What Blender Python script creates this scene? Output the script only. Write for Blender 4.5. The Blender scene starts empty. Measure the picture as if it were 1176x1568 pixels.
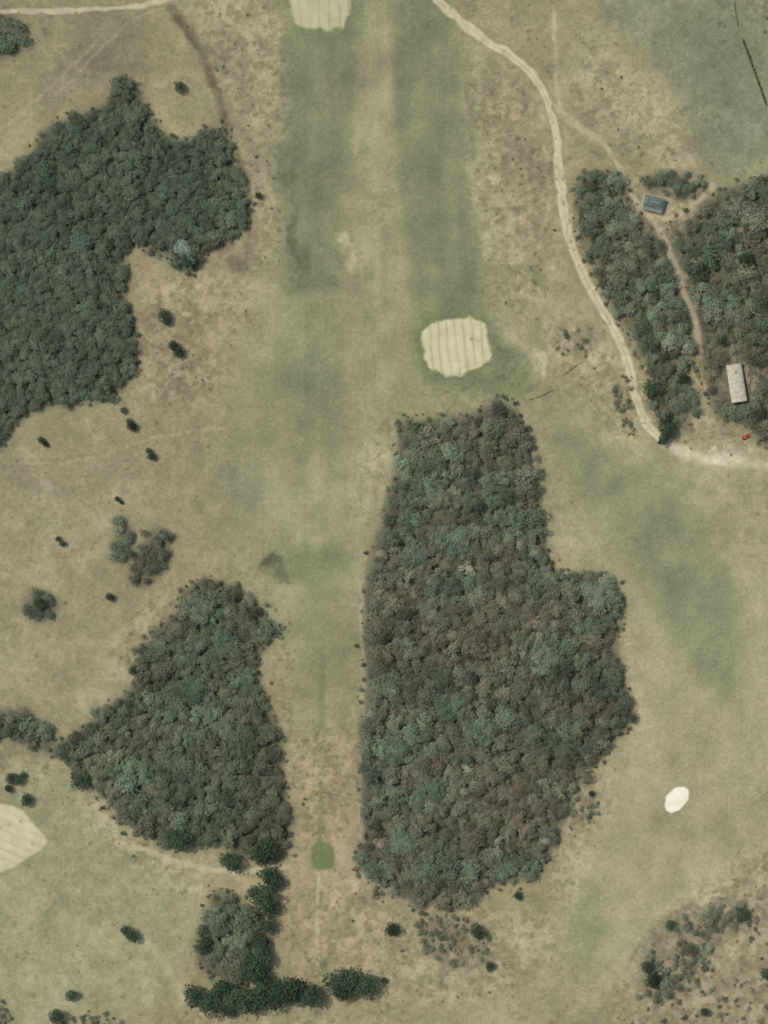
import bpy, math, numpy as np
from mathutils import Vector, Matrix
rng=np.random.default_rng(7)
S=0.33; CX,CY=588.0,784.0
K=1.13      # scene brightness calibration (target -> albedo)
def W(x,y): return ((x-CX)*S, (CY-y)*S)
def lin(c):
    c=np.asarray(c,dtype=float)/255.0
    return np.where(c<=0.04045,c/12.92,((c+0.055)/1.055)**2.4)
# ---------------------------------------------------------------- noise
LAT=[np.random.default_rng(100+i).random((256,256)) for i in range(12)]
def vn(X,Y,s,seed=0,sy=None):
    sy=sy or s
    L=LAT[seed%12]; x=X/s+seed*17.3+500; y=Y/sy+seed*9.1+500
    xi=np.floor(x).astype(int); yi=np.floor(y).astype(int)
    fx=x-xi; fy=y-yi; fx=fx*fx*(3-2*fx); fy=fy*fy*(3-2*fy)
    a=L[yi%256,xi%256]; b=L[yi%256,(xi+1)%256]; c=L[(yi+1)%256,xi%256]; d=L[(yi+1)%256,(xi+1)%256]
    return (a*(1-fx)+b*fx)*(1-fy)+(c*(1-fx)+d*fx)*fy
def fbm(X,Y,s,seed=0,o=4,sy=None,g=0.55):
    t=0;a=1;n=0;sy=sy or s
    for i in range(o):
        t=t+a*vn(X,Y,s/2**i,seed+i,sy/2**i); n+=a; a*=g
    return t/n
def chaikin(p,n=2):
    p=np.array(p,float)
    for _ in range(n):
        q=np.roll(p,-1,axis=0); p=np.stack([p*.75+q*.25,p*.25+q*.75],1).reshape(-1,2)
    return p
def pip(X,Y,poly):
    ins=np.zeros(X.shape,bool); n=len(poly)
    bx=(X>=poly[:,0].min())&(X<=poly[:,0].max())&(Y>=poly[:,1].min())&(Y<=poly[:,1].max())
    x=X[bx]; y=Y[bx]; r=np.zeros(x.shape,bool)
    for i in range(n):
        x1,y1=poly[i]; x2,y2=poly[(i+1)%n]
        if y1==y2: continue
        c=((y1>y)!=(y2>y)); r^=c&(x<(x2-x1)*(y-y1)/(y2-y1)+x1)
    ins[bx]=r; return ins
def dline(X,Y,pts):
    d=np.full(X.shape,1e9)
    for (x1,y1),(x2,y2) in zip(pts[:-1],pts[1:]):
        dx,dy=x2-x1,y2-y1
        t=np.clip(((X-x1)*dx+(Y-y1)*dy)/(dx*dx+dy*dy+1e-9),0,1)
        d=np.minimum(d,np.hypot(X-x1-t*dx,Y-y1-t*dy))
    return d
def smooth_line(p,n=2):
    p=np.array(p,float)
    for _ in range(n):
        a=p[:-1];b=p[1:]
        p=np.vstack([p[:1],np.stack([a*.75+b*.25,a*.25+b*.75],1).reshape(-1,2),p[-1:]])
    return p
def sst(t): t=np.clip(t,0,1); return t*t*(3-2*t)
def box(a,r):
    if r<1: return a
    for ax in (0,1):
        p=np.pad(a,[(r+1,r) if i==ax else (0,0) for i in (0,1)],mode='edge').cumsum(axis=ax)
        n=2*r+1
        a=(p[n:]-p[:-n])/n if ax==0 else (p[:,n:]-p[:,:-n])/n
    return a
def blur(a,r):
    for _ in range(3): a=box(a,r)
    return a
# ---------------------------------------------------------------- canvas
RES=1.6; X0,Y0,X1,Y1=-72,-72,1248,1640
gx=np.arange(X0,X1+.1,RES); gy=np.arange(Y0,Y1+.1,RES)
X,Y=np.meshgrid(gx,gy)
WX=X+(fbm(X,Y,40,1)-.5)*38+(vn(X,Y,7,4)-.5)*9; WY=Y+(fbm(X,Y,40,5)-.5)*38+(vn(X,Y,7,8)-.5)*9
def pm(poly,f=0,warp=1.0,r=2):
    p=chaikin(poly,r)
    m=pip(X+(WX-X)*warp,Y+(WY-Y)*warp,p).astype(float)
    return blur(m,max(0,int(round(f/RES/1.7))))
C=np.zeros(X.shape+(3,)); C[:]=(148,142,107)
def lay(m,col,a=1.0):
    global C
    m=(m*a)[...,None]; C=C*(1-m)+np.array(col,float)*m
def spot(x,y,rx,ry,col,a,f=.5,ang=0):
    dx=WX-x;dy=WY-y;c,s=math.cos(ang),math.sin(ang)
    d=np.hypot((dx*c+dy*s)/rx,(-dx*s+dy*c)/ry)
    lay(sst((1-d)/f),col,a)
# regional colours
n1=fbm(X,Y,170,2); n2=fbm(X,Y,60,6)
lay(sst((n1-.42)*5),(149,139,107),.55)
lay(sst((n2-.5)*5),(141,141,107),.5)
lay(pm([(190,420),(400,430),(380,560),(330,640),(320,820),(250,820),(180,700),(200,600)],26),(145,135,104),.75)
lay(pm([(-80,620),(330,640),(340,860),(270,900),(200,1060),(60,1090),(-80,1090)],30),(148,142,110),.7)
lay(pm([(250,-80),(440,-80),(440,200),(430,440),(380,420),(350,180)],20),(149,142,111),.8)
lay(pm([(-80,-80),(260,-80),(200,110),(60,180),(-80,260)],25),(137,133,102),.75)
lay(pm([(120,40),(220,60),(200,130),(100,170),(30,200)],18),(124,120,95),.5)
lay(pm([(700,-80),(860,-80),(1050,160),(1060,260),(880,260),(860,420),(800,480),(740,440)],25),(149,143,111),.8)
lay(pm([(720,120),(840,150),(850,330),(830,420),(770,400),(740,260)],18),(144,134,105),.6)
lay(pm([(-80,1150),(80,1160),(200,1290),(310,1350),(300,1500),(200,1568),(-80,1568)],20),(149,149,114),.85)
lay(pm([(420,1120),(560,1100),(560,1320),(600,1420),(560,1500),(440,1500),(440,1320)],16),(151,139,108),.8)
lay(pm([(580,1390),(860,1380),(1000,1400),(930,1640),(560,1640)],20),(147,142,109),.8)
lay(pm([(940,1500),(1010,1400),(1180,1280),(1260,1250),(1260,1650),(900,1650)],14),(139,132,103),.85)
# broad central fairway
lay(pm([(430,-80),(740,-80),(760,460),(800,620),(620,660),(560,850),(550,1120),(440,1120),(400,900),(330,860),(330,640),(400,450),(430,300)],16),(142,142,107),.85)
lay(pm([(400,450),(540,440),(540,760),(520,860),(400,850),(335,800),(335,620)],24),(141,141,107),.8)
lay(pm([(424,30),(556,40),(548,160),(532,300),(522,450),(438,450),(430,300)],13),(121,125,94),.8)
lay(pm([(426,40),(460,40),(462,200),(472,330),(480,430),(440,450),(430,300)],10),(109,116,85),.5)
lay(pm([(440,440),(525,440),(530,640),(520,700),(460,700),(430,560)],22),(128,131,98),.65)
lay(pm([(592,-80),(688,-80),(712,180),(732,340),(742,470),(640,480),(618,400),(602,200)],13),(121,125,94),.8)
lay(pm([(545,-80),(592,-80),(600,120),(612,300),(622,470),(605,640),(575,760),(540,790),(530,640),(526,450),(535,300),(548,120)],14),(150,147,114),.85)
lay(sst((11-np.abs(X-(568+(Y)*.03)))/11)*(Y<620),(157,153,120),.3)
lay(sst((6-np.abs(X-(590+(Y)*.05)+(vn(X,Y,60,2)-.5)*8))/8)*(Y<460),(158,154,121),.35)
lay(pm([(630,480),(700,455),(770,490),(815,560),(815,605),(760,600),(680,600),(635,560)],10),(112,123,88),.85)
lay(pm([(430,-80),(550,-80),(556,60),(500,75),(432,60)],10),(120,129,94),.75)
lay(pm([(740,470),(770,470),(835,570),(815,585),(775,520)],7),(160,155,122),.7)
spot(820,553,15,15,(186,180,150),.85,.6)
spot(455,370,14,75,(92,98,73),.65,.7,-.15); spot(450,270,22,30,(100,108,80),.55,.7); spot(468,400,12,34,(94,98,73),.5,.6,.3)
spot(470,435,50,20,(110,119,85),.55); spot(520,375,12,18,(168,162,130),.85,.7); spot(532,402,11,14,(170,164,132),.85,.7); spot(630,310,24,12,(140,138,107),.7,.6); spot(545,225,12,22,(158,154,122),.5,.7)
spot(500,450,50,18,(153,149,116),.45); spot(390,745,60,50,(130,134,108),.45,.9); spot(480,560,60,70,(122,127,96),.4,.9)
spot(470,860,75,42,(112,121,87),.75,.8); spot(412,866,26,16,(84,86,65),.8,.8); spot(432,880,16,12,(88,92,69),.55,.8); spot(500,870,50,60,(120,127,92),.6,.8)  # darkest spot is a dry shrub's shadow put into the ground colour
spot(480,950,40,110,(132,135,99),.7,.8)
spot(820,420,18,26,(114,122,87),.8,.6)
for x,y,rx,ry in [(620,150,30,40),(670,230,26,50),(650,340,40,24),(700,400,26,40),(640,60,24,30),(470,120,24,50),(510,200,20,40),(490,300,30,30)]: spot(x,y,rx,ry,(109,116,86),.4,.9)
lay(pm([(442,900),(552,900),(552,1130),(440,1130)],16),(135,136,102),.55)
lay(sst((7-np.abs(X-(493)))/5)*sst((Y-960)/60)*sst((1300-Y)/40),(114,122,87),.5)
# right fairway
lay(pm([(800,620),(960,610),(1030,700),(1200,700),(1260,900),(1260,1250),(1120,1330),(960,1500),(860,1500),(850,1380),(930,1150),(975,1100),(955,960),(935,880),(850,860),(830,760)],18),(149,146,111),.9)
lay(pm([(820,610),(880,640),(960,720),(1040,700),(1100,830),(1140,960),(1135,1060),(1090,1080),(1030,1010),(1000,900),(940,840),(880,760),(830,680)],28),(130,135,102),.75)
lay(pm([(1010,860),(1080,860),(1130,950),(1130,1060),(1080,1030),(1020,960)],22),(117,125,94),.55)
lay(pm([(955,930),(1010,960),(1100,1080),(1120,1200),(1100,1300),(980,1390),(900,1400),(890,1240),(940,1150),(985,1110),(965,1020)],20),(155,150,116),.8)
for x,y,rx,ry in [(940,740,26,30),(1000,800,24,40),(1060,740,22,40),(1020,880,20,30),(1115,1040,14,30)]: spot(x,y,rx,ry,(114,121,90),.4,.9)
lay(pm([(880,1360),(935,1345),(930,1430),(895,1500),(870,1450)],16),(127,132,98),.75)
lay(pm([(1110,700),(1260,710),(1260,1000),(1180,980),(1130,860)],20),(150,145,114),.7)
# top right field
lay(pm([(1040,-80),(1260,-80),(1260,290),(1130,280),(1070,250),(1050,170),(960,60),(900,20)],20),(123,129,99),.8)
lay(pm([(1060,20),(1130,50),(1180,150),(1150,240),(1090,220),(1060,130)],24),(109,119,93),.6)
lay(pm([(1050,-80),(1140,-80),(1120,30),(1060,10)],10),(133,140,105),.7)
lay(pm([(870,40),(960,80),(1040,160),(1050,230),(950,230),(880,140)],18),(156,150,119),.6)
spot(1040,250,30,20,(162,153,126),.7); spot(905,60,40,30,(136,135,104),.5); spot(1150,190,40,50,(126,133,106),.5,.9)
# woods floor
E1=[(882,275),(915,262),(948,270),(966,315),(1004,352),(1020,385),(1038,425),(1056,470),(1064,540),(1055,580),(1010,595),(985,570),(962,510),(940,480),(915,440),(893,390),(882,330)]
E2=[(980,272),(1020,262),(1060,265),(1092,272),(1085,290),(1050,310),(1025,300),(985,293)]
E3=[(1092,300),(1150,272),(1260,265),(1260,700),(1175,690),(1140,650),(1100,640),(1076,590),(1070,520),(1054,450),(1036,400),(1016,345),(1060,332)]
E4=[(985,590),(1060,575),(1072,640),(1040,670),(1005,650)]
A=[(-80,262),(0,268),(35,252),(60,215),(95,178),(150,172),(172,152),(182,120),(205,124),(225,168),(240,200),(270,222),(300,212),(330,192),(350,200),(352,240),(370,270),(380,300),(376,362),(340,365),(312,385),(297,415),(272,418),(260,395),(225,390),(215,370),(198,370),(190,400),(188,450),(207,500),(207,550),(195,585),(165,612),(100,616),(50,622),(22,650),(0,690),(-80,720)]
A2=[(-80,20),(18,26),(38,45),(35,70),(10,90),(-80,100)]
B=[(620,640),(640,650),(690,642),(730,635),(762,610),(790,620),(805,650),(820,700),(832,750),(826,800),(840,860),(870,882),(910,875),(938,890),(954,930),(942,965),(940,990),(955,1050),(970,1105),(942,1125),(925,1155),(888,1200),(866,1250),(842,1320),(800,1350),(760,1352),(720,1385),(660,1390),(620,1380),(580,1352),(543,1338),(545,1310),(560,1270),(550,1200),(555,1100),(560,1030),(553,960),(557,900),(575,830),(600,760),(615,700),(610,660)]
Cw=[(280,900),(320,885),(370,905),(400,932),(420,965),(398,1000),(385,1020),(405,1070),(420,1110),(430,1160),(437,1210),(445,1290),(432,1320),(395,1318),(350,1300),(300,1287),(260,1300),(230,1282),(172,1252),(163,1220),(130,1192),(100,1165),(78,1145),(120,1125),(160,1082),(200,1060),(208,1020),(225,970),(260,955),(275,920)]
C2=[(-80,1080),(50,1085),(75,1108),(92,1150),(62,1152),(30,1135),(-80,1125)]
D=[(318,1362),(350,1368),(385,1390),(405,1420),(410,1470),(395,1500),(360,1512),(330,1502),(303,1480),(302,1440),(315,1400)]
P1=[(172,795),(195,795),(205,830),(195,860),(178,862),(168,830)]
P2=[(228,808),(250,805),(264,830),(265,865),(235,892),(205,896),(196,870),(212,840)]
P3=[(40,905),(65,900),(88,925),(75,948),(48,950),(36,930)]
F1=[(970,1480),(995,1425),(1060,1380),(1130,1370),(1155,1405),(1100,1445),(1050,1500),(1010,1540),(980,1520)]
F2=[(632,1395),(700,1400),(745,1415),(755,1455),(720,1490),(665,1485),(640,1450)]
F3=[(540,1345),(585,1350),(600,1385),(560,1390)]
F4=[(895,1200),(920,1215),(918,1255),(880,1268),(868,1245)]
F5=[(848,505),(900,495),(930,505),(922,530),(880,550),(852,535)]
F6=[(930,570),(955,575),(975,640),(980,670),(955,665),(935,610)]
F7=[(90,1550),(150,1540),(200,1568),(200,1640),(60,1640)]
F8=[(1080,1480),(1176,1420),(1250,1450),(1250,1640),(1050,1640)]
F9=[(-40,1520),(20,1530),(40,1600),(-40,1640)]
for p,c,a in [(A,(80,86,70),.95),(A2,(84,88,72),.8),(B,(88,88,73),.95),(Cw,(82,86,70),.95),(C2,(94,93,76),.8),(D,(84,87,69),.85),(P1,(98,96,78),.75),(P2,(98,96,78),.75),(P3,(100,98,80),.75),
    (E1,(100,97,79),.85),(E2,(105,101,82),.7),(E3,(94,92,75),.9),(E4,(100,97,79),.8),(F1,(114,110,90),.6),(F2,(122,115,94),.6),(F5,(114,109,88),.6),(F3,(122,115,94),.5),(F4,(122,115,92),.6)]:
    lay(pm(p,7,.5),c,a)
# pale worn places and some darker patches
for x,y,rx,ry,c,a in [(1100,690,90,22,(172,164,136),.75),(1110,700,50,16,(196,188,164),.7),(1050,690,30,18,(182,173,148),.7),(1060,640,20,60,(140,131,108),.6),(1100,655,30,30,(136,128,104),.6),
    (985,315,26,22,(158,150,126),.85),(1050,245,28,16,(162,154,126),.5),(1050,325,24,14,(156,147,122),.7),
    (150,720,70,16,(158,150,121),.4),(190,750,60,30,(158,149,120),.5),(30,1010,70,40,(156,150,120),.5),(150,1070,40,18,(160,153,124),.7),(60,760,60,30,(156,150,120),.5),
    (60,1300,50,30,(164,160,128),.6),(240,440,40,30,(156,143,114),.5),(220,400,18,40,(144,127,102),.6),(340,380,40,18,(122,109,87),.7),(370,410,20,26,(102,96,77),.6),
    (495,1310,40,26,(150,141,110),.6),(480,1540,80,26,(150,144,112),.6),(495,1485,20,22,(114,125,89),.7),(1150,780,40,12,(160,152,122),.5),
    (150,95,30,30,(120,111,90),.45),(215,110,30,20,(122,114,93),.45),(690,620,60,14,(160,152,120),.5),(590,730,12,60,(160,152,122),.5),(70,745,16,10,(176,168,140),.5),(40,700,20,14,(166,158,128),.5),(20,970,12,8,(176,168,140),.6)]:
    spot(x,y,rx,ry,c,a,.8)
def trk(pts,w,col,a,soft=3,seed=3):
    d=dline(X+(vn(X,Y,12,seed)-.5)*5,Y+(vn(X,Y,12,seed+1)-.5)*5,smooth_line(pts))
    lay(sst((w/2+soft-d)/(2*soft))*(.55+.45*sst((fbm(X,Y,22,seed)-.3)*3)),col,a)
trk([(848,20),(850,90),(857,170)],6,(184,175,146),.7)
trk([(-80,705),(80,712),(150,700),(240,668),(340,655)],3,(170,160,132),.75)
trk([(-80,722),(80,728),(160,712),(250,680)],3,(168,158,130),.6)
trk([(0,200),(60,150),(120,90),(160,50)],4,(160,151,125),.6)
trk([(20,205),(90,140),(150,80),(200,30),(260,10)],3,(160,151,125),.55)
trk([(263,12),(300,62),(325,120),(348,190)],14,(93,85,67),.85,5)
trk([(352,195),(372,270),(383,330),(376,400)],10,(108,100,80),.6,5)  # no track: shadow line of the wood's right edge, painted into the ground
trk([(555,890),(553,960),(556,1100)],6,(170,159,128),.7,4)
trk([(545,1338),(580,1352),(640,1395)],8,(164,154,126),.6,5)
trk([(175,1240),(240,1300),(300,1330),(340,1330)],8,(162,154,126),.6,5)
trk([(100,1170),(150,1230),(180,1290)],6,(160,153,123),.5,5)
trk([(215,1430),(250,1470),(280,1530)],9,(168,162,128),.7,6)
trk([(300,1400),(330,1350),(400,1335)],6,(156,147,115),.4,5)
trk([(800,625),(815,700),(835,780),(840,850),(880,890)],8,(166,156,126),.7,6)
trk([(960,960),(965,1050),(985,1110)],9,(170,161,128),.6,6)
trk([(550,1150),(550,1230),(555,1290)],6,(172,157,128),.7,4)
trk([(430,1200),(548,1225)],1.5,(80,80,64),.6,1.2)
trk([(860,185),(870,240),(862,300)],5,(168,155,129),.5,5)
trk([(1095,740),(1140,790),(1180,815)],6,(170,162,132),.6,6)
trk([(860,600),(900,660),(930,720)],5,(164,156,126),.5,5)
trk([(740,90),(760,200),(800,330),(815,420)],5,(160,148,120),.35,6)
trk([(706,120),(722,260),(745,400),(780,500),(830,570)],8,(160,152,122),.5,6)
trk([(412,1400),(450,1450),(480,1490)],5,(164,155,125),.6,5)
trk([(985,1440),(940,1510),(910,1568)],5,(122,117,94),.5,5)
trk([(955,60),(1040,170),(1075,250)],4,(150,146,114),.5,4)
ROUGH=[[(250,-80),(430,-80),(432,440),(380,430),(378,300),(350,190),(300,60)],
 [(720,60),(850,150),(862,330),(880,420),(800,480),(740,450),(715,200)],[(440,1120),(552,1100),(548,1310),(445,1310)],
 [(200,430),(330,400),(400,440),(330,600),(250,640),(210,600)],[(430,1330),(545,1345),(640,1400),(640,1568),(560,1568),(430,1480)],
 [(580,1390),(850,1380),(850,1500),(600,1568)],[(940,1500),(1010,1400),(1180,1280),(1260,1250),(1260,1650),(900,1650)],
 [(820,470),(900,480),(980,600),(1000,700),(900,640),(850,560)],[(840,1260),(930,1150),(940,1240),(860,1400),(840,1380)],
 [(270,880),(300,1100),(160,1100),(200,900)],[(380,920),(450,920),(450,1320),(440,1200),(400,1000)],[(100,1150),(200,1250),(330,1310),(300,1400),(200,1330),(100,1200)],
 [(860,20),(1040,160),(1080,260),(880,260)],[(-80,1140),(100,1160),(60,1220),(-80,1200)],[(560,1550),(400,1520),(200,1568),(200,1640),(640,1640)],[(880,250),(1176,260),(1176,720),(1000,700),(880,400)],[(560,840),(620,640),(600,620),(530,760)],
 [(1060,-80),(1260,-80),(1260,120),(1060,0)]]
R=np.zeros(X.shape)
for p in ROUGH: R=np.maximum(R,pm(p,18))
fwm=np.maximum.reduce([pm([(420,-80),(700,-80),(750,460),(630,640),(560,850),(540,1120),(440,1120),(400,850),(330,800),(400,450)],16),pm([(820,610),(960,610),(1040,700),(1200,900),(1176,1250),(960,1480),(880,1480),(860,1380),(985,1110),(950,900)],20)])
R=np.maximum(R,.28*(1-fwm))
# texture in ground colour
sp=fbm(X,Y,7,3,3); sp2=fbm(X,Y,10,9,3); sp3=fbm(X,Y,4,7,2); mod=sst((fbm(X,Y,70,4,3)-.3)*3)
C*=(1+(sp-.5)[...,None]*(.07+.26*R[...,None]))
lay(R*mod*sst((sp2-.52)*10),(174,162,135),.52)
lay(R*sst((.45-sp2)*9),(124,119,92),.34)
C*=(1+(fbm(X,Y,90,10,5)-.5)[...,None]*.20)
C*=(1+(fbm(X,Y,26,11,4)-.5)[...,None]*np.array([.21,.17,.18]))
st=fbm(X+ (Y*.02),Y,9,5,3,sy=160); fw=pm([(420,-80),(750,-80),(760,460),(630,640),(560,850),(400,850),(330,800),(400,450)],14)
C*=(1+((st-.5)*fw)[...,None]*.07)
C*=(1+(sp3-.5)[...,None]*.10)
gm=C.mean(-1,keepdims=True); C=gm+(C-gm)*.93-1.5
C=np.clip(C,20,240)
def cat(x,y):
    fx=np.clip((np.asarray(x,float)-X0)/RES,0,len(gx)-1.001); fy=np.clip((np.asarray(y,float)-Y0)/RES,0,len(gy)-1.001)
    i=fx.astype(int);j=fy.astype(int);u=(fx-i)[...,None];v=(fy-j)[...,None]
    return (C[j,i]*(1-u)+C[j,i+1]*u)*(1-v)+(C[j+1,i]*(1-u)+C[j+1,i+1]*u)*v
def rat(x,y):
    i=np.clip(((x-X0)/RES).astype(int),0,len(gx)-1); j=np.clip(((y-Y0)/RES).astype(int),0,len(gy)-1); return R[j,i]
# ---------------------------------------------------------------- mesh helpers
SC=bpy.context.scene; ROOT=SC.collection
def npmesh(name,V,F,k):
    me=bpy.data.meshes.new(name); V=np.asarray(V,np.float32); F=np.asarray(F,np.int32)
    me.vertices.add(len(V)); me.vertices.foreach_set('co',V.ravel())
    me.loops.add(F.size); me.loops.foreach_set('vertex_index',F.ravel())
    me.polygons.add(len(F)); me.polygons.foreach_set('loop_start',np.arange(0,F.size,k,dtype=np.int32)); me.polygons.foreach_set('loop_total',np.full(len(F),k,np.int32))
    me.update(calc_edges=True); return me
def addcol(me,col):
    a=me.color_attributes.new('gcol','FLOAT_COLOR','POINT')
    c=np.ones((len(col),4),np.float32); c[:,:3]=lin(col)/K; a.data.foreach_set('color',c.ravel())
def ob(name,me,mat=None,parent=None):
    o=bpy.data.objects.new(name,me); ROOT.objects.link(o)
    if mat and me: 
        me.materials.clear(); me.materials.append(mat)
    if parent: o.parent=parent
    return o
# ---------------------------------------------------------------- materials
def newmat(name):
    m=bpy.data.materials.new(name); m.use_nodes=True; nt=m.node_tree; nt.nodes.clear()
    return m,nt,nt.nodes,nt.links
def ground_mat(name,var=.24,bump=.35):
    m,nt,N,L=newmat(name)
    out=N.new('ShaderNodeOutputMaterial'); b=N.new('ShaderNodeBsdfDiffuse'); b.inputs['Roughness'].default_value=.6
    at=N.new('ShaderNodeAttribute'); at.attribute_name='gcol'; geo=N.new('ShaderNodeNewGeometry')
    n1=N.new('ShaderNodeTexNoise'); n1.inputs['Scale'].default_value=.8; n1.inputs['Detail'].default_value=6; n1.inputs['Roughness'].default_value=.7
    L.new(geo.outputs['Position'],n1.inputs['Vector'])
    mr=N.new('ShaderNodeMapRange'); mr.inputs[1].default_value=.25; mr.inputs[2].default_value=.75; mr.inputs[3].default_value=1-var; mr.inputs[4].default_value=1+var
    L.new(n1.outputs['Fac'],mr.inputs[0])
    mx=N.new('ShaderNodeVectorMath'); mx.operation='SCALE'; L.new(at.outputs['Color'],mx.inputs[0]); L.new(mr.outputs[0],mx.inputs['Scale'])
    L.new(mx.outputs[0],b.inputs['Color'])
    bp=N.new('ShaderNodeBump'); bp.inputs['Strength'].default_value=bump; bp.inputs['Distance'].default_value=.5; L.new(n1.outputs['Fac'],bp.inputs['Height']); L.new(bp.outputs[0],b.inputs['Normal'])
    L.new(b.outputs[0],out.inputs[0]); return m
MG=ground_mat('dry_grass_ground'); MS=ground_mat('raked_sand',.07,.12); MR=ground_mat('dirt_road',.12,.2)
def flat(name,col,rough=.8,metal=0,nscale=None,var=.15):
    m,nt,N,L=newmat(name); out=N.new('ShaderNodeOutputMaterial'); b=N.new('ShaderNodeBsdfPrincipled')
    b.inputs['Roughness'].default_value=rough; b.inputs['Metallic'].default_value=metal; b.inputs['Specular IOR Level'].default_value=.2
    c=lin(col)
    tc=N.new('ShaderNodeTexCoord'); n=N.new('ShaderNodeTexNoise'); n.inputs['Scale'].default_value=nscale or 2; n.inputs['Detail'].default_value=5
    L.new(tc.outputs['Object'],n.inputs['Vector']); r=N.new('ShaderNodeValToRGB')
    r.color_ramp.elements[0].position=.3; r.color_ramp.elements[1].position=.7
    r.color_ramp.elements[0].color=(*(c*(1-var)),1); r.color_ramp.elements[1].color=(*(c*(1+var)),1)
    L.new(n.outputs['Fac'],r.inputs[0]); L.new(r.outputs[0],b.inputs['Base Color']); L.new(b.outputs[0],out.inputs[0]); return m
def leaf_mat(name,mode):
    m,nt,N,L=newmat(name); out=N.new('ShaderNodeOutputMaterial')
    if mode=='inst': a=N.new('ShaderNodeAttribute'); a.attribute_type='INSTANCER'; a.attribute_name='tint'; c=a.outputs['Color']
    else: a=N.new('ShaderNodeObjectInfo'); c=a.outputs['Color']
    lv=N.new('ShaderNodeAttribute'); lv.attribute_name='leafvar'
    mr=N.new('ShaderNodeMapRange'); mr.inputs[3].default_value=.75; mr.inputs[4].default_value=1.25; L.new(lv.outputs['Fac'],mr.inputs[0])
    mx=N.new('ShaderNodeVectorMath'); mx.operation='SCALE'; L.new(c,mx.inputs[0]); L.new(mr.outputs[0],mx.inputs['Scale'])
    d=N.new('ShaderNodeBsdfDiffuse'); t=N.new('ShaderNodeBsdfTranslucent'); L.new(mx.outputs[0],d.inputs[0]); L.new(mx.outputs[0],t.inputs[0])
    ms=N.new('ShaderNodeMixShader'); ms.inputs[0].default_value=.45; L.new(d.outputs[0],ms.inputs[1]); L.new(t.outputs[0],ms.inputs[2]); L.new(ms.outputs[0],out.inputs[0]); return m
ML=leaf_mat('woodland_foliage','inst'); MLo=leaf_mat('tree_foliage','obj')
MB=flat('bark',(116,108,95),.9)
def leafcol(t,boost):
    c=lin(np.clip(t,10,250)); g=c.mean(-1,keepdims=True); return np.clip((g+(c-g)*.76)*np.array([1.01,1.0,.92])*boost/K,0,.6)
# ---------------------------------------------------------------- ground sheet
far=np.array([400,1000,2200,4500,9000,20000.])*3
ggx=np.concatenate([X0-far[::-1],gx,gx[-1]+far]); ggy=np.concatenate([Y0-far[::-1],gy,gy[-1]+far])
GX,GY=np.meshgrid(ggx,ggy); nc=len(ggx); nr=len(ggy)
GC=cat(GX,GY)
edge=(GX<X0)|(GX>gx[-1])|(GY<Y0)|(GY>gy[-1]); GC[edge]=(143,138,104)
idx=np.arange(nr*nc).reshape(nr,nc)
F=np.stack([idx[1:,:-1],idx[1:,1:],idx[:-1,1:],idx[:-1,:-1]],-1).reshape(-1,4)
V=np.stack([(GX-CX)*S,(CY-GY)*S,np.zeros_like(GX)],-1).reshape(-1,3)
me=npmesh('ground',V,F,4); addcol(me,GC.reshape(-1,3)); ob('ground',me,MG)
# ---------------------------------------------------------------- overlays
def overlay(name,bb,fn,res,z,mat,smooth=False):
    xs=np.arange(bb[0],bb[2],res); ys=np.arange(bb[1],bb[3],res); x,y=np.meshgrid(xs,ys)
    a,col=fn(x,y); k=a>.01
    cc=cat(x,y)*(1-a[...,None])+col*a[...,None]
    nr,nc=x.shape; id=np.arange(nr*nc).reshape(nr,nc)
    km=k[1:,:-1]|k[1:,1:]|k[:-1,1:]|k[:-1,:-1]
    F=np.stack([id[1:,:-1],id[1:,1:],id[:-1,1:],id[:-1,:-1]],-1)[km]
    u,inv=np.unique(F,return_inverse=True); F=inv.reshape(F.shape)
    V=np.stack([(x-CX)*S,(CY-y)*S,np.full(x.shape,z)],-1).reshape(-1,3)[u]
    me=npmesh(name,V,F,4); addcol(me,cc.reshape(-1,3)[u]); return ob(name,me,mat)
def road(name,pts,w,col,amax=1,soft=1.6,z=.04,res=1.0,patch=.15,median=False):
    p=smooth_line(pts); bb=(p[:,0].min()-w-8,p[:,1].min()-w-8,p[:,0].max()+w+8,p[:,1].max()+w+8)
    def fn(x,y):
        d=dline(x+(vn(x,y,14,3)-.5)*4,y+(vn(x,y,14,5)-.5)*4,p)
        ww=w*(.78+.4*vn(x,y,30,6))
        a=sst((ww/2+soft-d)/(2*soft))*amax*(1-patch*vn(x,y,9,8))
        c=np.array(col,float)*(1+(fbm(x,y,9,2,3)-.5)*.22)[...,None]
        if median: a=a*(1-.35*np.exp(-(d/1.5)**2)*vn(x,y,40,9))
        return a,c
    return overlay(name,bb,fn,res,z,MR)
road('dirt_road',[(640,-30),(672,2),(712,40),(745,62),(790,90),(820,118),(840,155),(850,195),(855,240),(862,320),(870,365),(888,410),(915,460),(945,510),(962,560),(978,625),(990,652),(1012,670)],13,(188,180,151),1,soft=2.2,median=True)
road('farm_track',[(-60,22),(0,19),(100,16),(180,12),(250,4),(300,-20)],8,(186,177,150),.9,soft=2)
road('dirt_path',[(852,165),(880,190),(915,212),(940,240),(955,275),(968,300),(985,325),(1010,342),(1040,328),(1066,312),(1092,284)],9,(170,161,135),.8,soft=3,z=.05)
road('dirt_path',[(1005,340),(1020,375),(1035,415),(1050,455),(1064,490),(1072,545)],10,(164,155,132),.85,soft=3,z=.06)
road('dirt_path',[(180,1290),(215,1298),(250,1312),(300,1330),(350,1334),(400,1334),(445,1328)],8,(178,169,140),.8,soft=3)
road('dirt_path',[(487,1332),(486,1400),(485,1480)],5,(172,166,130),.8,soft=2)
road('dirt_path',[(1020,680),(1060,700),(1110,708),(1176,712),(1240,715)],14,(198,191,165),.7,soft=6,patch=.6)
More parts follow.
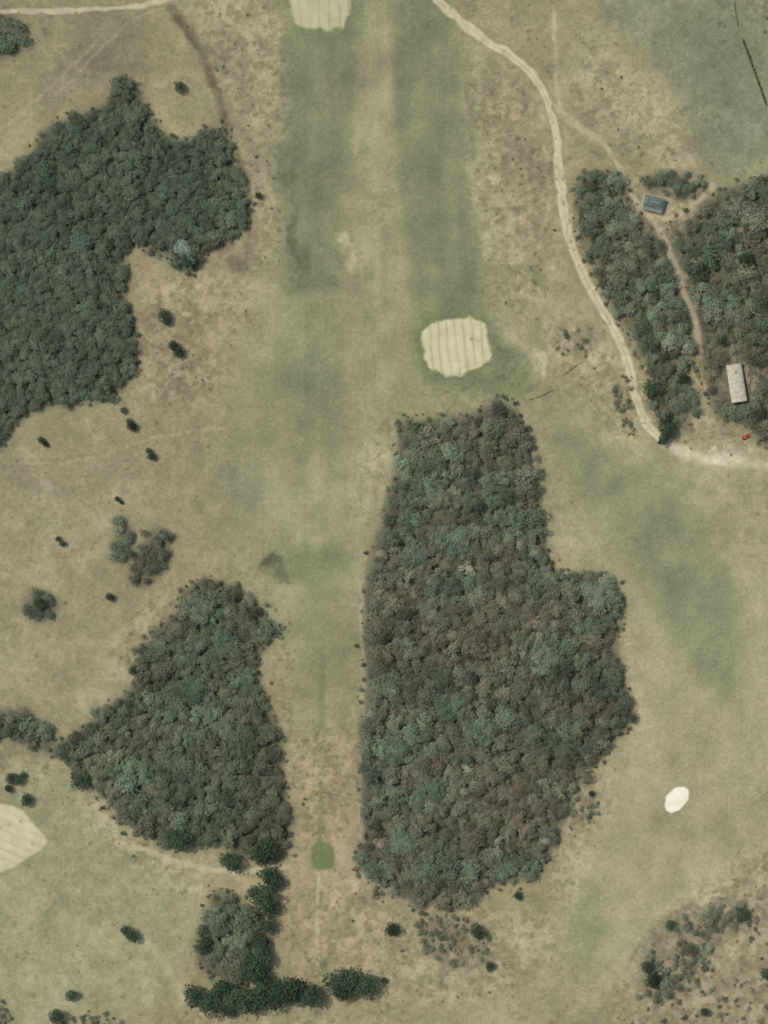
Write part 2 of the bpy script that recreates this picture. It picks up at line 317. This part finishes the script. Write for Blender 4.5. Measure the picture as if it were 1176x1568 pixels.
def sandfn(poly,col,stripes=0,ang=0,soft=2.5,wv=4,per=11,ch=1):
    p=np.array(poly,float)
    for _ in range(ch):
        q=np.roll(p,-1,axis=0); p=np.stack([p*.88+q*.12,p*.12+q*.88],1).reshape(-1,2)
    def fn(x,y):
        xw=x+(fbm(x,y,12,3,3)-.5)*wv*1.6; yw=y+(fbm(x,y,12,7,3)-.5)*wv*1.6
        ins=pip(xw,yw,p); d=dline(xw,yw,np.vstack([p,p[:1]])); sd=np.where(ins,d,-d)
        a=sst((sd+soft)/(2*soft))
        c=np.array(col,float)*(1+(fbm(x,y,16,1,4)-.5)*.14)[...,None]*np.ones(3)
        if stripes:
            u=(x*math.cos(ang)+y*math.sin(ang))+(vn(x,y,30,2)-.5)*4
            s=np.exp(-(((u%per)-per/2)/2)**2)*(.1+1.0*vn(x,y,22,5))
            c=c*(1-stripes*s[...,None]*np.array([.8,.9,1.3]))
        return a,c
    return (p[:,0].min()-8,p[:,1].min()-8,p[:,0].max()+8,p[:,1].max()+8),fn
for nm,poly,col,st_,an,sf,wv,per in [
 ('sand_putting_green',[(646,510),(664,492),(720,486),(740,494),(747,512),(755,545),(732,564),(706,575),(684,577),(660,568),(650,548)],(187,183,150),.13,-.1,3,6,13),
 ('sand_putting_green',[(440,-60),(445,0),(452,38),(470,42),(492,46),(526,43),(536,20),(537,-60)],(178,174,143),.12,-.05,4,7,15),
 ('sand_putting_green',[(-60,1222),(30,1235),(74,1288),(62,1302),(12,1332),(-60,1352)],(184,180,148),.10,-1.2,2.5,2,14),
 ('sand_tee',[(1018,1232),(1020,1218),(1034,1206),(1048,1204),(1055,1210),(1055,1222),(1042,1240),(1028,1246),(1020,1242)],(216,214,194),0,0,1.6,1.5,9),
 ('grass_tee',[(476,1310),(478,1296),(488,1288),(504,1290),(512,1300),(512,1318),(508,1330),(490,1333),(478,1328)],(106,118,83),0,0,3,3,9)]:
    bb,fn=sandfn(poly,col,st_,an,sf,wv,per); overlay(nm,bb,fn,.7,.06,MS)
# ---------------------------------------------------------------- trees
def tube(V,F,p0,p1,r0,r1,n=6):
    p0=np.array(p0,float);p1=np.array(p1,float);d=p1-p0;d/=np.linalg.norm(d)
    a=np.cross(d,[0.3,1,.2]);a/=np.linalg.norm(a);b=np.cross(d,a);s=len(V)
    for p,r in ((p0,r0),(p1,r1)):
        for i in range(n):
            t=2*math.pi*i/n; V.append(p+r*(a*math.cos(t)+b*math.sin(t)))
    for i in range(n): F.append([s+i,s+(i+1)%n,s+n+(i+1)%n,s+n+i])
def tree_mesh(name,seed,R=3.0,H=6.0,lumps=9,leaves=420,ls=.55,leafmat=None,flat_=.55,spread=.56):
    r=np.random.default_rng(seed); V=[];F=[]
    top=np.array([r.normal()*.2,r.normal()*.2,H*.5]); tube(V,F,[0,0,-.2],top,.22,.14)
    cs=[]
    for i in range(lumps):
        t=2*math.pi*(i+r.random()*.8)/max(1,lumps-2) ; q=R*(spread+.16*r.normal()) if i<lumps-2 else R*.2*r.random()
        z=H*(.64+.08*r.normal()) if i<lumps-2 else H*.76
        c=np.array([q*math.cos(t),q*math.sin(t),z]); cs.append((c,R*(.36+.16*r.random())))
        mid=(top+c)/2+[0,0,.2]; tube(V,F,top-[0,0,r.random()*H*.15],mid,.10,.06,5); tube(V,F,mid,c,.06,.02,4)
    nb=len(F); lv=[0.5]*nb
    wts=np.array([q**2 for _,q in cs]); wts/=wts.sum()
    for _ in range(leaves):
        c,q=cs[r.choice(len(cs),p=wts)]
        d=r.normal(size=3); d[2]=abs(d[2])*.9-.2; d/=np.linalg.norm(d)
        rad=q*(.5+.7*r.random()**.8); p=c+d*rad*np.array([1,1,flat_+.15])
        n=d*.5+np.array([0,0,.6])+r.normal(size=3)*.32; n/=np.linalg.norm(n)
        a=np.cross(n,r.normal(size=3)); a/=np.linalg.norm(a); b=np.cross(n,a)
        l=ls*(.6+.8*r.random()); w=l*.6; s=len(V)
        V+= [p-a*l*.5-b*w*.3,p-b*w*.55+a*l*.05,p+a*l*.5,p+b*w*.55]
        F.append([s,s+1,s+2,s+3]); lv.append(min(1,max(0,.5+.22*r.normal())))
    me=npmesh(name,V,F,4); me.materials.append(MB); me.materials.append(leafmat)
    mi=np.ones(len(F),np.int32); mi[:nb]=0; me.polygons.foreach_set('material_index',mi)
    at=me.attributes.new('leafvar','FLOAT','FACE'); at.data.foreach_set('value',np.array(lv,np.float32)); me.update(); return me
def tuft_mesh(name,seed,mat):
    r=np.random.default_rng(seed);V=[];F=[];lv=[]
    for _ in range(34):
        t=r.random()*6.283; q=.5*r.random()**.5; p=np.array([q*math.cos(t),q*math.sin(t),.02])
        o=np.array([math.cos(t),math.sin(t),0])*.35*r.random()+np.array([r.normal()*.15,r.normal()*.15,.10+.15*r.random()])
        a=np.array([-math.sin(t),math.cos(t),0])*(.09+.05*r.random()); s=len(V)
        V+=[p-a,p+a,p+o*.6+a*.8,p+o-a*.2]; F.append([s,s+1,s+2,s+3]); lv.append(r.random())
    me=npmesh(name,V,F,4); me.materials.append(mat)
    at=me.attributes.new('leafvar','FLOAT','FACE'); at.data.foreach_set('value',np.array(lv,np.float32)); return me
def protocol(name,meshes):
    c=bpy.data.collections.new(name)
    for i,m in enumerate(meshes): c.objects.link(bpy.data.objects.new('%s_%02d'%(name,i),m))
    return c
PT=[tree_mesh('full_crown',10+i,3,5.2+.4*i,7+i%4,420,.62,ML,.55,.5+.03*i) for i in range(7)]+[tree_mesh('open_crown',30+i,3,5.5,7,220,.5,ML) for i in range(4)]
NF=7
ctree=protocol('wood_tree',PT); cshrub=protocol('scrub_bush',[tree_mesh('bush',50+i,1.6,1.6,6,150,.42,ML) for i in range(4)])
ctuft=protocol('grass_tuft',[tuft_mesh('tuft',70+i,ML) for i in range(4)])
KEEP=[(1127,587,36),(1001,312,24),(1142,669,14)]
def scatter(name,coll,P,tint,sc,szz,idx):
    k=np.ones(len(P),bool)
    for a,b,q in KEEP: k&=np.hypot(P[:,0]-a,(P[:,1]-b)*(.9 if q>30 else 1))>q
    if coll.name.startswith('wood') or coll.name.startswith('scrub'):
        k&=dline(P[:,0],P[:,1],[(1005,340),(1020,375),(1035,415),(1050,455),(1064,490),(1072,545)])>8
    P,tint,sc,szz,idx=P[k],tint[k],sc[k],szz[k],idx[k]
    n=len(P); me=bpy.data.meshes.new(name); me.vertices.add(n)
    co=np.zeros((n,3),np.float32); co[:,0]=(P[:,0]-CX)*S; co[:,1]=(CY-P[:,1])*S; me.vertices.foreach_set('co',co.ravel())
    t=np.ones((n,4),np.float32); t[:,:3]=tint; me.attributes.new('tint','FLOAT_COLOR','POINT').data.foreach_set('color',t.ravel())
    s=np.stack([sc*rng.uniform(.85,1.15,n),sc*rng.uniform(.85,1.15,n),sc*szz],1).astype(np.float32); me.attributes.new('scl','FLOAT_VECTOR','POINT').data.foreach_set('vector',s.ravel())
    rr=np.zeros((n,3),np.float32); rr[:,2]=rng.random(n)*6.283; rr[:,0]=rng.normal(size=n)*.05; me.attributes.new('rot','FLOAT_VECTOR','POINT').data.foreach_set('vector',rr.ravel())
    me.attributes.new('idx','INT','POINT').data.foreach_set('value',idx.astype(np.int32))
    o=ob(name,me); g=bpy.data.node_groups.new(name+'_scatter','GeometryNodeTree')
    g.interface.new_socket('Geometry',in_out='INPUT',socket_type='NodeSocketGeometry'); g.interface.new_socket('Geometry',in_out='OUTPUT',socket_type='NodeSocketGeometry')
    N=g.nodes;L=g.links; gi=N.new('NodeGroupInput'); go=N.new('NodeGroupOutput'); ip=N.new('GeometryNodeInstanceOnPoints'); ci=N.new('GeometryNodeCollectionInfo')
    ci.inputs['Collection'].default_value=coll; ci.inputs['Separate Children'].default_value=True; ci.inputs['Reset Children'].default_value=True
    ip.inputs['Pick Instance'].default_value=True
    def na(nm,tp):
        q=N.new('GeometryNodeInputNamedAttribute'); q.data_type=tp; q.inputs['Name'].default_value=nm; return q.outputs['Attribute']
    L.new(gi.outputs[0],ip.inputs['Points']); L.new(ci.outputs[0],ip.inputs['Instance']); L.new(na('idx','INT'),ip.inputs['Instance Index'])
    e2r=N.new('FunctionNodeEulerToRotation'); L.new(na('rot','FLOAT_VECTOR'),e2r.inputs[0]); L.new(e2r.outputs[0],ip.inputs['Rotation'])
    L.new(na('scl','FLOAT_VECTOR'),ip.inputs['Scale']); L.new(ip.outputs[0],go.inputs[0])
    m=o.modifiers.new('scatter','NODES'); m.node_group=g; return o
def fill(poly,sp,seed,warp=18,jit=.6):
    r=np.random.default_rng(seed); p=chaikin(poly,1); a,b=p.min(0),p.max(0)
    xs=np.arange(a[0],b[0]+sp,sp); ys=np.arange(a[1],b[1]+sp,sp*.87); x,y=np.meshgrid(xs,ys); x=x+(np.arange(len(ys))%2)[:,None]*sp/2
    x=(x+r.normal(size=x.shape)*sp*jit*.6).ravel(); y=(y+r.normal(size=y.shape)*sp*jit*.6).ravel()
    k=pip(x+(fbm(x,y,24,2)-.5)*warp,y+(fbm(x,y,24,7)-.5)*warp,p)
    x,y=x[k],y[k]; d=dline(x,y,np.vstack([p,p[:1]])); k=(d>2)|(x<5)|(x>1170); k&=(d>14)|(r.random(len(x))>.28); return np.stack([x[k],y[k]],1)
G1,G2,BR,PL=[np.array(c,float) for c in [(86,101,82),(80,95,78),(101,101,84),(103,118,99)]]
TB=1.82 # foliage brightness compensation for self-shadowing
def wood(name,poly,sp,seed,mix,sz=(.85,1.25),openf=.2,thin=0,big=[],szz=.8,br=.09):
    P=fill(poly,sp,seed); r=np.random.default_rng(seed+1)
    if thin: 
        k=(fbm(P[:,0],P[:,1],34,seed%9)+r.normal(size=len(P))*.05)>thin; P=P[k]
    x,y=P[:,0],P[:,1]; n=len(P)
    nb=sst((fbm(x,y,48,seed%7,4)-.5)*4+.5)[:,None]; npal=sst((fbm(x,y,36,(seed+4)%8,3)-.56)*7)[:,None]
    nb=np.clip(nb+r.normal(size=(n,1))*.15,0,1)
    t=mix[0]*(1-nb)+mix[1]*nb; t=t*(1-npal*mix[3])+mix[2]*npal*mix[3]
    t=t*(1+(fbm(x,y,90,(seed+2)%8,3)-.5)[:,None]*.28)
    t=t*(1+r.normal(size=(n,1))*br)*(1+r.normal(size=(n,3))*.01)
    sc=np.clip(r.lognormal(0,.22,n),.65,1.8)*(sz[0]+sz[1])/2*sp/12.5
    op=r.random(n)<np.clip(openf*(.4+1.2*nb[:,0]),0,1); idx=np.where(op,NF+r.integers(0,4,n),r.integers(0,NF,n))
    for b in big:
            k=np.hypot(P[:,0]-b[0],P[:,1]-b[1])>b[2]*.6; P=P[k];t=t[k];sc=sc[k];idx=idx[k]
            q=np.random.default_rng(int(b[0])); m=max(3,int(b[2]**2*3/110))
            aa=q.random(m)*6.283; rr=b[2]*.8*np.sqrt(q.random(m)); 
            P=np.vstack([P,np.stack([b[0]+rr*np.cos(aa),b[1]+rr*np.sin(aa)],1)]); col=np.array(b[3],float)*(1+q.normal(size=(m,1))*.05)
            t=np.vstack([t,col]); sc=np.append(sc,1.15+.3*q.random(m)); idx=np.append(idx,q.integers(0,NF,m))
    return scatter(name,ctree,P,leafcol(t,TB),sc,np.full(len(sc),szz)*1.0,idx)
PAL=(106,120,101)
wood('woodland',A,9,1,(G2,np.array((85,97,80.)),PL,.25),(.9,1.3),.1,big=[(280,385,14,(112,127,118)),(130,370,14,(88,105,91)),(75,270,12,(66,82,66)),(200,180,14,(90,103,86))],br=.06)
wood('woodland',A2,12,2,(G1,BR,PL,.3))
wood('woodland',B,11,3,(np.array((85,100,82.)),np.array((100,98,82.)),PL,.45),(.85,1.3),.3,thin=.14,big=[(918,905,26,PAL),(620,1285,28,(98,114,94)),(830,1005,26,(102,117,98)),(690,830,24,(97,113,96)),(715,1335,14,(98,113,95)),(590,1045,20,(95,110,92)),(690,1080,22,(86,104,84)),(655,1220,24,(90,106,87)),(600,1150,20,(88,104,85)),(735,1120,20,(92,108,89)),(640,850,18,(92,109,94)),(665,940,12,(112,117,101)),(650,1330,20,(92,107,89)),(900,960,18,(86,102,83)),(750,660,14,(92,106,86))],br=.11)
wood('woodland',Cw,11,4,(np.array((82,97,78.)),np.array((94,96,79.)),PL,.35),(.85,1.25),.2,big=[(302,930,24,(98,110,90)),(345,985,16,(79,96,78)),(195,1195,14,(96,111,92)),(300,1060,22,(76,92,74))],br=.09)
wood('woodland',C2,12,5,(G1,BR,PL,.3),openf=.4,thin=.3)
wood('woodland',D,12,6,(G1,BR,PL,.2),openf=.3)
wood('woodland',P1,11,7,(G1,BR,PL,.2),openf=.5); wood('woodland',P2,11,8,(G1,BR,PL,.2),openf=.5); wood('woodland',P3,11,9,(G1,BR,PL,.2),openf=.5)
wood('woodland',E1,12,10,(np.array((87,101,82.)),BR,PAL,.45),(.75,1.25),.35,thin=.36,br=.11)
wood('woodland',E2,12,11,(G1,BR,PL,.3),(.7,1.1),.5,thin=.33)
wood('woodland',E3,12,12,(np.array((83,98,80.)),np.array((99,98,81.)),PL,.4),(.8,1.25),.3,thin=.30,br=.11)
wood('woodland',E4,13,13,(G1,BR,PAL,.5),(.7,1.1),.4,thin=.38)
wood('woodland',F1,12,14,(np.array((98,109,91.)),BR,PAL,.6),(.6,1.0),.5,thin=.36)
# scrub
def scrub(polys,sp,thin,seed,sz=(.5,1.2)):
    r=np.random.default_rng(seed); P=np.vstack([fill(p,sp,seed+i,jit=.9) for i,p in enumerate(polys)])
    k=(fbm(P[:,0],P[:,1],26,seed%8)+r.normal(size=len(P))*.1)>thin; P=P[k]; n=len(P); m=r.random((n,1))
    t=(np.array((92,103,82.))*(1-m)+np.array((119,115,94.))*m)*(1+r.normal(size=(n,1))*.10)
    return scatter('scrub_bushes',cshrub,P,leafcol(t,1.6),r.uniform(sz[0],sz[1],n),np.ones(n),r.integers(0,4,n))
scrub([F2,F3,F4,F5,F6,F7,F9],8,.38,21); scrub([F8,[(960,1500),(1180,1330),(1250,1400),(1250,1640),(940,1640)]],15,.55,33); scrub([E1,E2,E3,E4],10,.45,41)
scrub(ROUGH,30,.68,55,(.35,.7))
# loose bushes along wood margins
r=np.random.default_rng(5); EP=[]
for p in (B,Cw,A,D,E1,E3):
    q=chaikin(p,2); c=q.mean(0)
    for i in range(len(q)):
        if r.random()<.85:
            a=q[i]; dd=(a-c)/np.linalg.norm(a-c); EP.append(a+dd*r.uniform(-3,9)+r.normal(size=2)*3)
EP=np.array(EP); n=len(EP); scatter('scrub_bushes',cshrub,EP,leafcol(np.array((93,99,78.))*(1+r.normal(size=(n,1))*.12),1.6),r.uniform(.4,1.1,n),np.ones(n),r.integers(0,4,n))
# tussocks
r=np.random.default_rng(99); n=38000; P=np.stack([r.uniform(-60,1236,n),r.uniform(-60,1630,n)],1); rr=rat(P[:,0],P[:,1])
k=r.random(n)<(.5*rr-.06); P=P[k]; cc=cat(P[:,0],P[:,1]); m=r.random((len(P),1)); t=cc*(.94+.22*m); 
scatter('grass_tussocks',ctuft,P,lin(np.clip(t,10,250))*1.3/K,r.uniform(.7,1.7,len(P)),np.full(len(P),.6),r.integers(0,4,len(P)))
# individual dark trees
DT=[tree_mesh('tree',200+i,3,5.5,12+i%3,760,.55,MLo,.6,.5) for i in range(6)]
trees=[(278,1285,17),(268,1280,13),(358,1320,13),(348,1313,10),(408,1298,17),(398,1310,13),(420,1348,14),(412,1338,14),(405,1372,18),(415,1388,13),(388,1365,10),(412,1415,11),(398,1440,14),(402,1460,15),(385,1480,18),(398,1490,15),
 (298,1520,16),(322,1530,17),(340,1512,15),(358,1522,15),(375,1528,19),(398,1520,20),(415,1524,17),(430,1514,19),(452,1512,19),(478,1520,17),(465,1522,14),(515,1502,17),(538,1496,18),(562,1504,16),(526,1516,14),(549,1506,14),(352,1545,10),(122,1194,13),
 (600,1422,11),(252,482,9),(257,492,7),(266,530,8),(274,540,8),(204,653,7),(198,645,5),(189,628,5),(228,690,5),(233,699,6),(64,674,5),(70,680,4),(202,1430,10),(192,1424,7),(110,1522,9),(88,1554,12),(998,598,14),(1020,660,11),(1015,672,8),(90,825,4),(96,832,5),(180,764,4),(186,769,3),(18,1190,8),(42,1223,9),(28,1194,7),(14,1207,6),(36,1186,5),
 (276,134,8),(170,914,6),(205,1025,7),(200,1078,8),(207,1068,6),(160,604,7),(172,600,5),(1136,1400,9),(1000,1500,12),(990,1478,9),(1025,1415,8),(750,1478,7),(730,1425,10),(1172,1490,9),(315,1445,12),(205,850,6),(290,400,11),(62,925,10),(35,1110,9),(640,655,8),(588,1500,5),(792,1370,6),(905,1215,5),(1045,580,9),(1105,520,8),(1140,400,11),(1020,640,9),(395,300,5),(75,265,7),(1078,1548,7),(1130,1390,6)]
for i,(x,y,rd) in enumerate(trees):
    o=bpy.data.objects.new('tree',DT[i%6]); ROOT.objects.link(o); wx,wy=W(x,y); s=rd*S/3.0*1.1
    o.location=(wx,wy,0); o.scale=(s,s,s*(.9+.2*rng.random())); o.rotation_euler=(0,0,rng.random()*6.28)
    c=leafcol(np.array([(56,73,56)])*(1+rng.normal()*.1),1.7)[0]; o.color=(*c,1)
# hedge line top right
def hedge(name,pts,sp,h):
    L_=smooth_line(pts,1); V=[];F=[];lv=[]; r=np.random.default_rng(5)
    for (a,b) in zip(L_[:-1],L_[1:]):
        n=int(np.hypot(*(b-a))*7)
        for _ in range(n):
            q=a+(b-a)*r.random()+r.normal(size=2)*sp; wx,wy=W(*q); p=np.array([wx,wy,r.random()*h]); nn=r.normal(size=3); nn[2]=abs(nn[2])+.3; nn/=np.linalg.norm(nn)
            u=np.cross(nn,r.normal(size=3)); u/=np.linalg.norm(u); v=np.cross(nn,u); s=len(V); l=.3
            V+=[p-u*l,p-v*l*.6,p+u*l,p+v*l*.6]; F.append([s,s+1,s+2,s+3]); lv.append(r.random())
    me=npmesh(name,V,F,4); me.attributes.new('leafvar','FLOAT','FACE').data.foreach_set('value',np.array(lv,np.float32)); o=ob(name,me,MLo); o.color=(*(lin((74,82,64))*1.5),1)
hedge('hedge',[(1137,60),(1150,95),(1162,128),(1173,160)],.9,1.1)
MW=flat('weathered_wood',(100,92,76),.9)
def boxm(V,F,c,s,rot=0):
    k=len(V); cr,sr=math.cos(rot),math.sin(rot)
    for dz in (-1,1):
        for dx,dy in ((-1,-1),(1,-1),(1,1),(-1,1)):
            x=dx*s[0]/2;y=dy*s[1]/2; V.append((c[0]+x*cr-y*sr,c[1]+x*sr+y*cr,c[2]+dz*s[2]/2))
    for f in ((0,3,2,1),(4,5,6,7),(0,1,5,4),(1,2,6,5),(2,3,7,6),(3,0,4,7)): F.append([k+i for i in f])
def fence(name,pts):
    V=[];F=[]; pts=[np.array(W(*p)) for p in pts]
    for a,b in zip(pts[:-1],pts[1:]):
        L_=np.hypot(*(b-a)); n=int(L_/2.5)+1; an=math.atan2(b[1]-a[1],b[0]-a[0])
        for i in range(n):
            p=a+(b-a)*i/n; boxm(V,F,(p[0],p[1],.6),(.25,.25,1.2),an)
        m=(a+b)/2
        for z in (.45,.95): boxm(V,F,(m[0],m[1],z),(L_,.1,.14),an)
    ob(name,npmesh(name,V,F,4),MW)
fence('wooden_fence',[(1122,-10),(1126,20),(1130,42)])
fence('wooden_fence',[(810,612),(828,606),(846,597)])
fence('wooden_fence',[(862,574),(888,555)])
# ---------------------------------------------------------------- buildings
def part(name,V,F,mat,parent,bev=0):
    me=bpy.data.meshes.new(name); me.from_pydata([tuple(map(float,v)) for v in V],[],F); me.materials.append(mat); me.update()
    o=ob(name,me,None,parent)
    if bev: b=o.modifiers.new('b','BEVEL'); b.width=bev; b.segments=2
    return o
MTEAL=flat('grey_teal_roof_sheet',(82,94,86),.95,0,.8,.3); MWALL=flat('plaster_wall',(150,140,118),.9); MGLS=flat('window_glass',(40,48,52),.15); MDOOR=flat('wood_door',(86,66,48),.7)
MPAL=flat('pale_roof_sheet',(158,155,136),.85,.0,.5,.2); MCON=flat('concrete_slab',(140,134,114),.9)
e=bpy.data.objects.new('bungalow_hut',None); ROOT.objects.link(e); wx,wy=W(1001,312); e.location=(wx,wy,0); e.rotation_euler=(0,0,math.radians(-14))
def bx(name,c,s,mat,par,bev=0):
    V=[];F=[]; boxm(V,F,c,s); return part(name,V,F,mat,par,bev)
bx('floor_slab',(0,0,.08),(12.4,8.4,.16),MCON,e); bx('walls',(0,.4,1.4),(9.6,5.0,2.48),MWALL,e)
a,b,zr,ze=5.3,3.0,4.3,2.65
part('roof',[(-a,-b+.4,ze),(a,-b+.4,ze),(a,b+.4,ze),(-a,b+.4,ze),(-a+2.6,.4,zr),(a-2.6,.4,zr)],[(0,1,5,4),(1,2,5),(2,3,4,5),(3,0,4),(3,2,1,0)],MTEAL,e)
part('veranda_roof',[(-a+.3,-b+.38,2.6),(a-.3,-b+.38,2.6),(a-.3,-b-1.3,2.2),(-a+.3,-b-1.3,2.2)],[(0,3,2,1)],flat('rusty_roof_sheet',(104,112,102),.8),e)
bx('ridge_cap',(0,.4,zr+.03),(5.6,.3,.1),flat('ridge_cap_metal',(120,132,124),.7),e)
for i in range(12): 
    x=-a+.6+i*(2*a-1.2)/11
    bx('roof_rib',(x,-b+.34,ze+.05),(.06,.1,.1),MTEAL,e)
for i,x in enumerate((-4.7,-1.6,1.6,4.7)): bx('veranda_post',(x,-b-1.1,1.15),(.14,.14,2.1),MDOOR,e)
bx('door',(0,-2.13,1.2),(1,.08,2.05),MDOOR,e)
for x in (-3,3): bx('window',(x,-2.13,1.6),(1.3,.08,1.0),MGLS,e); bx('window',(x,2.93,1.6),(1.3,.08,1.0),MGLS,e)
e=bpy.data.objects.new('farm_shed',None); ROOT.objects.link(e); wx,wy=W(1127,587); e.location=(wx,wy,0); e.rotation_euler=(0,0,math.radians(9))
Lh,Wh=9.6,4.0; bx('walls',(0,0,1.25),(2*Wh-.5,2*Lh-.5,2.5),MWALL,e)
V=[];F=[];n=14
for j,yy in enumerate((-Lh,Lh)):
    for i in range(n+1):
        t=math.pi*i/n; V.append((-Wh*math.cos(t),yy,2.45+1.4*math.sin(t)))
for i in range(n): F.append((i,i+1,n+2+i,n+1+i))
F.append(tuple(range(n,-1,-1))); F.append(tuple(range(n+1,2*n+2)))
part('barrel_roof',V,F,MPAL,e)
for k in range(9):
    yy=-Lh+.4+k*(2*Lh-.8)/8; V=[];F=[]
    for j,y2 in enumerate((yy-.09,yy+.09)):
        for i in range(n+1):
            t=math.pi*i/n; V.append((-(Wh+.05)*math.cos(t),y2,2.45+1.46*math.sin(t)))
    for i in range(n): F.append((i,i+1,n+2+i,n+1+i))
    part('roof_rib',V,F,MCON,e)
bx('roof_vent',(0.2,Lh-4,3.95),(1.0,1.8,.4),flat('vent_metal',(130,126,112),.7),e); bx('door',(0,-Lh+.22,1.2),(2.6,.1,2.3),MDOOR,e)
for y in (-6,-2,2,6):
    for x in (-Wh+.22,Wh-.22): bx('window',(x,y,1.5),(.1,1.4,1.0),MGLS,e)
e=bpy.data.objects.new('parked_car',None); ROOT.objects.link(e); wx,wy=W(1142,669); e.location=(wx,wy,0); e.rotation_euler=(0,0,math.radians(25))
MRED=flat('red_car_paint',(160,52,40),.5); MTY=flat('tyre_rubber',(30,30,30),.9)
prof=[(-2.1,.35),(-2.12,.85),(-1.95,.98),(-1.0,1.02),(1.1,1.0),(1.95,.9),(2.12,.7),(2.1,.35)]
V=[(x,s*.86,z) for s in (-1,1) for x,z in prof]; n=len(prof); F=[(i,i+1,n+i+1,n+i) for i in range(n-1)]+[(n-1,0,n,2*n-1),tuple(range(n-1,-1,-1)),tuple(range(n,2*n))]
part('body',V,F,MRED,e,.08)
V=[(-1.75,-.78,1.0),(1.0,-.78,1.0),(1.0,.78,1.0),(-1.75,.78,1.0),(-1.35,-.62,1.48),(.35,-.62,1.48),(.35,.62,1.48),(-1.35,.62,1.48)]
FB=[(0,3,2,1),(4,5,6,7),(0,1,5,4),(1,2,6,5),(2,3,7,6),(3,0,4,7)]; part('glasshouse',V,FB,MGLS,e); bx('roof',(-.5,0,1.5),(1.65,1.2,.06),MRED,e,.02)
for x in (-1.3,1.3):
    for y in (-.84,.84):
        V=[(x+.33*math.cos(t*math.pi/8),y+d,.33+.33*math.sin(t*math.pi/8)) for d in (-.1,.1) for t in range(16)]
        part('wheel',V,[(i,(i+1)%16,16+(i+1)%16,16+i) for i in range(16)]+[tuple(range(15,-1,-1)),tuple(range(16,32))],MTY,e)
# ---------------------------------------------------------------- light, sky, camera
el=math.radians(57); sd=Vector((1,-.55,0)).normalized()
d=Vector((sd.x*math.cos(el),sd.y*math.cos(el),-math.sin(el)))
l=bpy.data.lights.new('sun','SUN'); l.energy=2.9; l.angle=math.radians(.8); l.color=(1,.965,.885); o=bpy.data.objects.new('sun',l); ROOT.objects.link(o); o.rotation_euler=d.to_track_quat('-Z','Y').to_euler(); o.location=(-200,100,300)
w=bpy.data.worlds.new('World'); SC.world=w; w.use_nodes=True; nt=w.node_tree; bg=nt.nodes['Background']; sk=nt.nodes.new('ShaderNodeTexSky'); sk.sky_type='NISHITA'; sk.sun_disc=False
sk.sun_elevation=el; sk.sun_rotation=math.atan2(-sd.x,-sd.y)%(2*math.pi); sk.dust_density=4.0; nt.links.new(sk.outputs[0],bg.inputs[0]); bg.inputs[1].default_value=.15
cam=bpy.data.cameras.new('camera'); co=bpy.data.objects.new('camera',cam); ROOT.objects.link(co); H=1500.; co.location=(0,0,H); co.rotation_euler=(0,0,0)
cam.sensor_fit='VERTICAL'; cam.sensor_height=36; cam.lens=36*H/(1568*S); cam.clip_start=10; cam.clip_end=60000; SC.camera=co
SC.view_settings.view_transform='Standard'; SC.view_settings.look='None'; SC.view_settings.exposure=0
